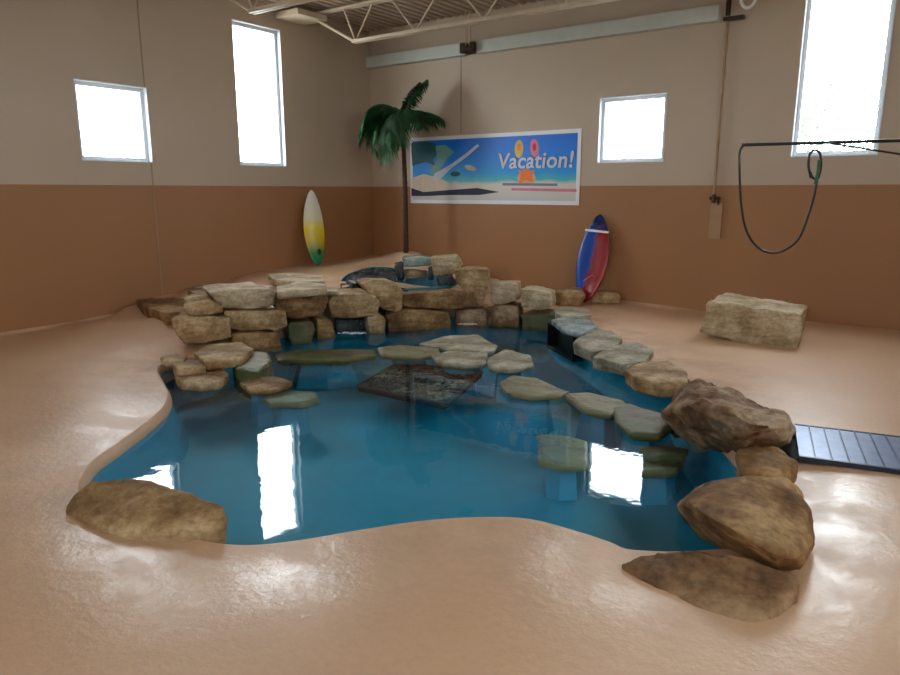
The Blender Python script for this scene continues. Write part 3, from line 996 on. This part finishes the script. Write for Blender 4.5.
ft = V((.30, -1.69, 0)); ft.z = hgt(ft.x, ft.y)
root = surfboard(1.22, .40, ym)
lean(root, ft + V((0, 0, .01)), V((.10, -1.60, ft.z+1.2)), V((1, -.15, 0)))
tag(root, 'white, yellow and green surfboard leaning on the left wall', 'surfboard', 'surfboards leaning on the walls')
bm = bmesh.new(); r_ = bmesh.ops.create_uvsphere(bm, u_segments=14, v_segments=8, radius=.045, matrix=Matrix.Translation((.03, -.045, .22)) @ Matrix.Diagonal((.8, .3, 1.1, 1)))
obj('dark_emblem', bm, M['black'], root)

rm, nt, r, B = board_mat('red_blue_board_paint', [(.0, srgb(170, 14, 22)), (.19, srgb(140, 12, 26)), (.24, srgb(130, 60, 110)), (.28, srgb(24, 84, 180)), (.5, srgb(20, 70, 170)), (1, srgb(30, 50, 120))], diag=(-1.2, .1))
p_bot = V((4.36, -.38, .0)); 
root = surfboard(1.28, .46, rm)
lean(root, V((4.40, -.36, .015)), V((4.46, -.05, 1.27)), V((.1, -1, 0)))
tag(root, 'red and blue surfboard leaning on the back wall', 'surfboard', 'surfboards leaning on the walls')
bm = bmesh.new()
box(bm, (-.175, -.052, 1.02), (.175, -.030, 1.05)); obj('white_stripe', bm, M['white'], root)
bm = bmesh.new(); bmesh.ops.create_uvsphere(bm, u_segments=14, v_segments=8, radius=.1, matrix=Matrix.Translation((0, -.035, 1.14)) @ Matrix.Diagonal((.95, .12, .9, 1)))
obj('nose_patch', bm, simple('navy_paint', srgb(16, 40, 90), .3), root)
bm = bmesh.new(); tube(bm, [(-.06, -.034, .30), (.0, -.038, .36), (.06, -.038, .40), (.1, -.034, .38)], .012, 6); obj('emblem', bm, simple('pink_paint', srgb(200, 90, 100), .3), root)

# ------------------------------------------------------------------ banner
bx0, bx1, bz0, bz1 = .894, 4.086, 1.388, 2.478
root = empty('beach_banner', ((bx0+bx1)/2, -.01, bz0), 'wide beach banner with palm, sea and flip-flops on the back wall', 'banner')
bm = bmesh.new(); box(bm, (bx0, -.012, bz0), (bx1, -.002, bz1)); place(obj('white_border', bm, M['white'], root))
m, nt, N, L, B = new_mat('printed_beach_scene')
tc = N.new('ShaderNodeTexCoord'); s = N.new('ShaderNodeSeparateXYZ'); L.new(tc.outputs['Generated'], s.inputs[0])
n = noise_tex(nt, 3, 4, .5, 'Generated', (3, 1, 1))
a = N.new('ShaderNodeMath'); a.operation = 'MULTIPLY_ADD'; a.inputs[1].default_value = .12
L.new(n.outputs['Fac'], a.inputs[0]); L.new(s.outputs['Z'], a.inputs[2])
r = ramp(nt, a.outputs[0], [(.0, srgb(205, 205, 205)), (.32, srgb(225, 215, 205)), (.38, srgb(80, 190, 200)), (.5, srgb(20, 155, 230)), (.72, srgb(15, 135, 235)), (1, srgb(12, 115, 225))])
L.new(r.outputs[0], B.inputs['Base Color']); B.inputs['Roughness'].default_value = .4
bm = bmesh.new(); box(bm, (bx0+.06, -.016, bz0+.06), (bx1-.06, -.012, bz1-.06)); place(obj('printed_scene', bm, m, root))


def BX(px, py):
    d = ray(px, py); t = -EYE.y/d.y; return (EYE+d*t)


def patch(name, pts, mat, lift, label=None):
    bm = bmesh.new()
    P_ = [BX(x, y) for x, y in pts]
    f = [bm.verts.new((p.x, -.016-lift, p.z)) for p in P_]
    bk = [bm.verts.new((p.x, -.0162, p.z)) for p in P_]
    bm.faces.new(f); bm.faces.new(bk[::-1])
    for k in range(len(f)): bm.faces.new((f[k], f[(k+1) % len(f)], bk[(k+1) % len(f)], bk[k]))
    o = place(obj(name, bm, mat, root))
    if label: o['label'] = label
    return o


ell = lambda cx, cy, rx, ry, n=16, rot=0: [(cx+rx*math.cos(t)*math.cos(rot)-ry*math.sin(t)*math.sin(rot), cy+rx*math.cos(t)*math.sin(rot)+ry*math.sin(t)*math.cos(rot)) for t in [2*math.pi*k/n for k in range(n)]]
C = lambda nme, *c: simple(nme, srgb(*c), .5, var=.08, scale=14)
mn, ml, ms = C('print_navy', 28, 28, 60), C('print_teal_leaf', 30, 95, 110), C('print_sand', 222, 205, 180)
mo, my_, mp, mw, mpk, mv = C('print_orange', 250, 130, 50), C('print_yellow', 225, 190, 80), C('print_pink', 225, 130, 150), C('print_pale', 205, 215, 225), C('print_rose', 215, 130, 150), C('print_violet', 90, 70, 160)
patch('sand_mound', [(413,192),(413,178),(424,174),(440,178),(452,184),(440,191)], ms, .0006)
patch('shadow_shape', [(412,196),(412,188),(424,192),(450,190),(478,188),(500,192),(480,195),(450,195),(430,196)], mn, .001)
patch('palm_crown', [(412,152),(412,143),(426,141),(436,144),(439,152),(434,160),(436,166),(426,162),(413,166)], ml, .0012)
patch('palm_crown', [(436,146),(446,145),(455,152),(448,158),(440,170),(434,176),(430,172),(438,160)], C('print_pale_green', 120, 170, 160), .0014)
patch('leaning_trunk', [(432,180),(436,173),(452,164),(466,154),(478,144),(480,146),(466,158),(452,168),(440,180)], mw, .0016)
patch('bush', ell(456, 174, 5, 2.5), C('print_green', 10, 90, 90), .0018)
patch('shell', ell(471, 168, 6, 2.6, rot=.3), C('print_shell', 190, 190, 160), .0018)
patch('flip_flop', ell(519.5, 149, 4.2, 9, rot=.06), my_, .0012)
patch('flip_flop', ell(535, 148, 4.4, 9, rot=-.06), mp, .0012)
patch('flip_flop_strap', ell(519.5, 147, 1.8, 4), mo, .0022)
patch('flip_flop_strap', ell(535, 147, 1.8, 4), C('print_red', 200, 60, 80), .0022)
patch('starfish', [(519,170),(523,171),(527,168),(531,171),(535,170),(533,176),(534,183),(527,180),(519,184),(521,176)], mo, .0022)
patch('starfish_body', ell(527, 178, 9, 7), C('print_peach', 225, 175, 130), .001)
patch('caption_bar', [(503,183),(558,183.5),(558,186),(503,185.5)], C('print_grey', 130, 125, 140), .0016)
patch('caption_bar', [(512,188),(577,189),(577,192),(512,190.5)], mpk, .0013)

def text(body, size, mat, px, py, shear=0, name='lettering', lift=.0035):
    cu = bpy.data.curves.new('t', 'FONT'); cu.body = body; cu.size = size; cu.extrude = .001; cu.align_x = 'CENTER'; cu.shear = shear; cu.space_character = 1.05
    cu.offset = .006
    o = bpy.data.objects.new('t', cu); COL.objects.link(o)
    dg = bpy.context.evaluated_depsgraph_get()
    me = bpy.data.meshes.new_from_object(o.evaluated_get(dg))
    bpy.data.objects.remove(o)
    q = link(name, me, mat, root)
    p = BX(px, py)
    q.matrix_parent_inverse = Matrix.Identity(4)
    q.location = V((p.x, -.0165-lift, p.z)) - root.location
    q.rotation_euler = (math.pi/2, 0, 0)
    return q


text('Vacation!', .33, mv, 535.5, 167.2, .12)
text('Vacation!', .33, mw, 534.7, 167.8, .12, lift=.0045)

# ------------------------------------------------------------------ palm
px0 = onplane(406, 252, V((1, -.62, 0)), V((0, 1, 0))); px0.z = hgt(px0.x, px0.y)
root = empty('artificial_palm', px0, 'tall artificial palm with drooping green fronds in the room corner', 'palm')
crown = onplane(402, 117, px0, V((FW.x, FW.y, 0)).normalized())
bm = bmesh.new()
pts = []; rad = []
for i in range(41):
    t = i/40
    pts.append(px0.lerp(crown, t) + V((.02*math.sin(t*3), 0, 0)))
    rad.append(.042-.012*t + (.004 if i % 2 else 0))
tube(bm, pts, rad, 10); place(obj('trunk', bm, M['bark'], root, smooth=True))
bm = bmesh.new(); bmesh.ops.create_uvsphere(bm, u_segments=12, v_segments=8, radius=.09, matrix=Matrix.Translation(crown) @ Matrix.Diagonal((1, 1, 1.2, 1))); place(obj('crown_heart', bm, M['frond2'], root, smooth=True))


def frond(az, el, length, droop, mat, seed):
    random.seed(seed)
    bm = bmesh.new()
    h = V((math.cos(az), math.sin(az), 0))
    p = crown.copy(); pts = [p.copy()]; ang = el
    n = 22
    for i in range(n):
        ang -= droop/n*(1+.9*i/n)
        p = p + (h*math.cos(ang)+V((0, 0, 1))*math.sin(ang))*length/n
        pts.append(p.copy())
    tube(bm, pts, [.009*(1-.8*i/n) for i in range(n+1)], 5)
    for i in range(2, n+1):
        t = i/n
        tang = (pts[i]-pts[i-1]).normalized()
        side = h.cross(V((0, 0, 1))).normalized()
        ll = .30*math.sin(math.pi*(t*.86+.1))**.7*random.uniform(.85, 1.1)
        for s in (-1, 1):
            for j in range(2):
                b0 = pts[i-1].lerp(pts[i], j*.5)
                dirn = (side*s*.85 + tang*.55 + V((0, 0, -.25-.25*random.random()))).normalized()
                w = tang*.013
                mid = b0 + dirn*ll*.5 + V((0, 0, -.01))
                tip = b0 + dirn*ll + V((0, 0, -.07-.04*random.random()))
                v = [bm.verts.new(b0-w*.5), bm.verts.new(mid-w), bm.verts.new(tip), bm.verts.new(mid+w), bm.verts.new(b0+w*.5)]
                bm.faces.new(v)
    # give leaflets a little thickness
    place(obj('frond', bm, mat, root))


FR = [(-2.5,.55,.95,1.5),(-2.75,.35,.9,1.5),(-2.3,.8,1.0,1.9),(-2.6,.0,.8,1.2),(-2.2,.2,.9,1.7),(-2.9,.75,.8,1.5),(-1.9,-.2,.8,1.2),(-1.6,.1,.85,1.7),(-1.5,-.6,.85,.7),(-2.1,-.5,.85,.9),(-1.0,.2,.75,1.8),
      (.55,.45,.72,.8),(.1,.6,.7,1.2),(-.3,.4,.65,1.2),(.6,1.25,.72,.45),(.2,1.35,.62,.5),(2.7,1.0,.62,1.3),(-.6,.9,.6,1.6),(-1.3,.7,.75,2.2),(-2.45,1.05,.8,1.7),(-2.6,.3,.98,1.3)]
for i, (az, el, ln, dr) in enumerate(FR):
    frond(az, el, ln, dr, M['frond' if i % 3 else 'frond2'], i)

# ------------------------------------------------------------------ boom with hanging hose
tip = U(742, 145, 2.0)
e = U(900, 140.5, 2.0)
d = (e-tip).normalized()
k = (X1-tip.x)/d.x
end = tip+d*(k-.01)
root = empty('hose_boom', end, 'black horizontal boom arm reaching in from the right wall', 'boom')
bm = bmesh.new(); tube(bm, [tip, end], .014, 10); place(obj('arm', bm, M['black'], root, smooth=True))
bm = bmesh.new(); tube(bm, [U(822, 142, 1.995), end-V((0, 0, .75))], .008, 8); place(obj('brace_cable', bm, M['black'], root))
bm = bmesh.new(); box(bm, (X1-.03, end.y-.08, end.z-.85), (X1-.004, end.y+.08, end.z+.1)); place(obj('wall_bracket', bm, M['darkmetal'], root))
n0 = V((FW.x, FW.y, 0)).normalized()
hp = [(748,144),(743,146),(740,152),(739.5,165),(740,185),(741.5,206),(745,226),(752,241),(762,250),(774,253),(787,249),(799,238),(808,216),(814,196),(817,180),(818,170)]
h = spline([onplane(x, y, tip, n0) for x, y in hp], 5)
root = empty('black_hose', h[0], 'thin black hose looping down from the tip of the boom', 'hose')
bm = bmesh.new(); tube(bm, h, .011, 8); place(obj('hose_line', bm, M['black'], root, smooth=True))
lp = [(811,178),(808.5,166),(810,154),(815,150),(820,154),(821,166),(818,178),(813,178),(810,172)]
bm = bmesh.new(); tube(bm, spline([onplane(x, y, tip-n0*.01, n0) for x, y in lp], 5), .011, 8); place(obj('coil', bm, M['black'], root, smooth=True))
bm = bmesh.new(); tube(bm, [onplane(x, y, tip-n0*.02, n0) for x, y in [(819,160),(818,172),(815,184)]], .014, 8); place(obj('green_nozzle', bm, M['green'], root, smooth=True))

# ------------------------------------------------------------------ outside
bm = bmesh.new(); box(bm, (-60, -60, -.9), (60, 60, -.8)); tag(obj('outside_ground', bm, M['ground']), kind='structure')
random.seed(9)
root = empty('outdoor_tree', (6.2, 9, -.8), 'pale leafy tree outside the tall right window', 'tree')
bm = bmesh.new(); tube(bm, [(6.2, 9, -.8), (6.25, 9, 1.2), (6.1, 9, 3)], [.16, .12, .06], 8); place(obj('tree_trunk', bm, M['greybark'], root))
bm = bmesh.new()
for k in range(1500):
    while True:
        p = V((random.uniform(-1, 1), random.uniform(-1, 1), random.uniform(-1, 1)))
        if p.length < 1: break
    if noise.noise(p*2.2) < -.05: continue
    c = V((6.3, 9, 2.7)) + V((p.x*1.9, p.y*1.5, p.z*1.6))
    a = V((random.gauss(0, 1), random.gauss(0, 1), random.gauss(0, 1))).normalized(); b = a.orthogonal().normalized()
    s = .09
    bm.faces.new([bm.verts.new(c+a*s), bm.verts.new(c+b*s*.5), bm.verts.new(c-a*s), bm.verts.new(c-b*s*.5)])
place(obj('tree_crown', bm, M['leaf'], root))

# ------------------------------------------------------------------ light
w = bpy.data.worlds.new('daylight'); SC.world = w; w.use_nodes = True
bg = w.node_tree.nodes['Background']
bg.inputs[0].default_value = (.9, .96, 1, 1)
bg.inputs[1].default_value = 18.5

SC.view_settings.view_transform = 'Standard'
SC.view_settings.look = 'None'
SC.view_settings.exposure = 0.13
SC.view_settings.gamma = 1
SC.view_settings.use_curve_mapping = False
SC.cycles.use_denoising = True
SC.cycles.max_bounces = 10
SC.cycles.diffuse_bounces = 6
SC.cycles.transparent_max_bounces = 12
SC.cycles.sample_clamp_indirect = 8
SC.cycles.caustics_reflective = False
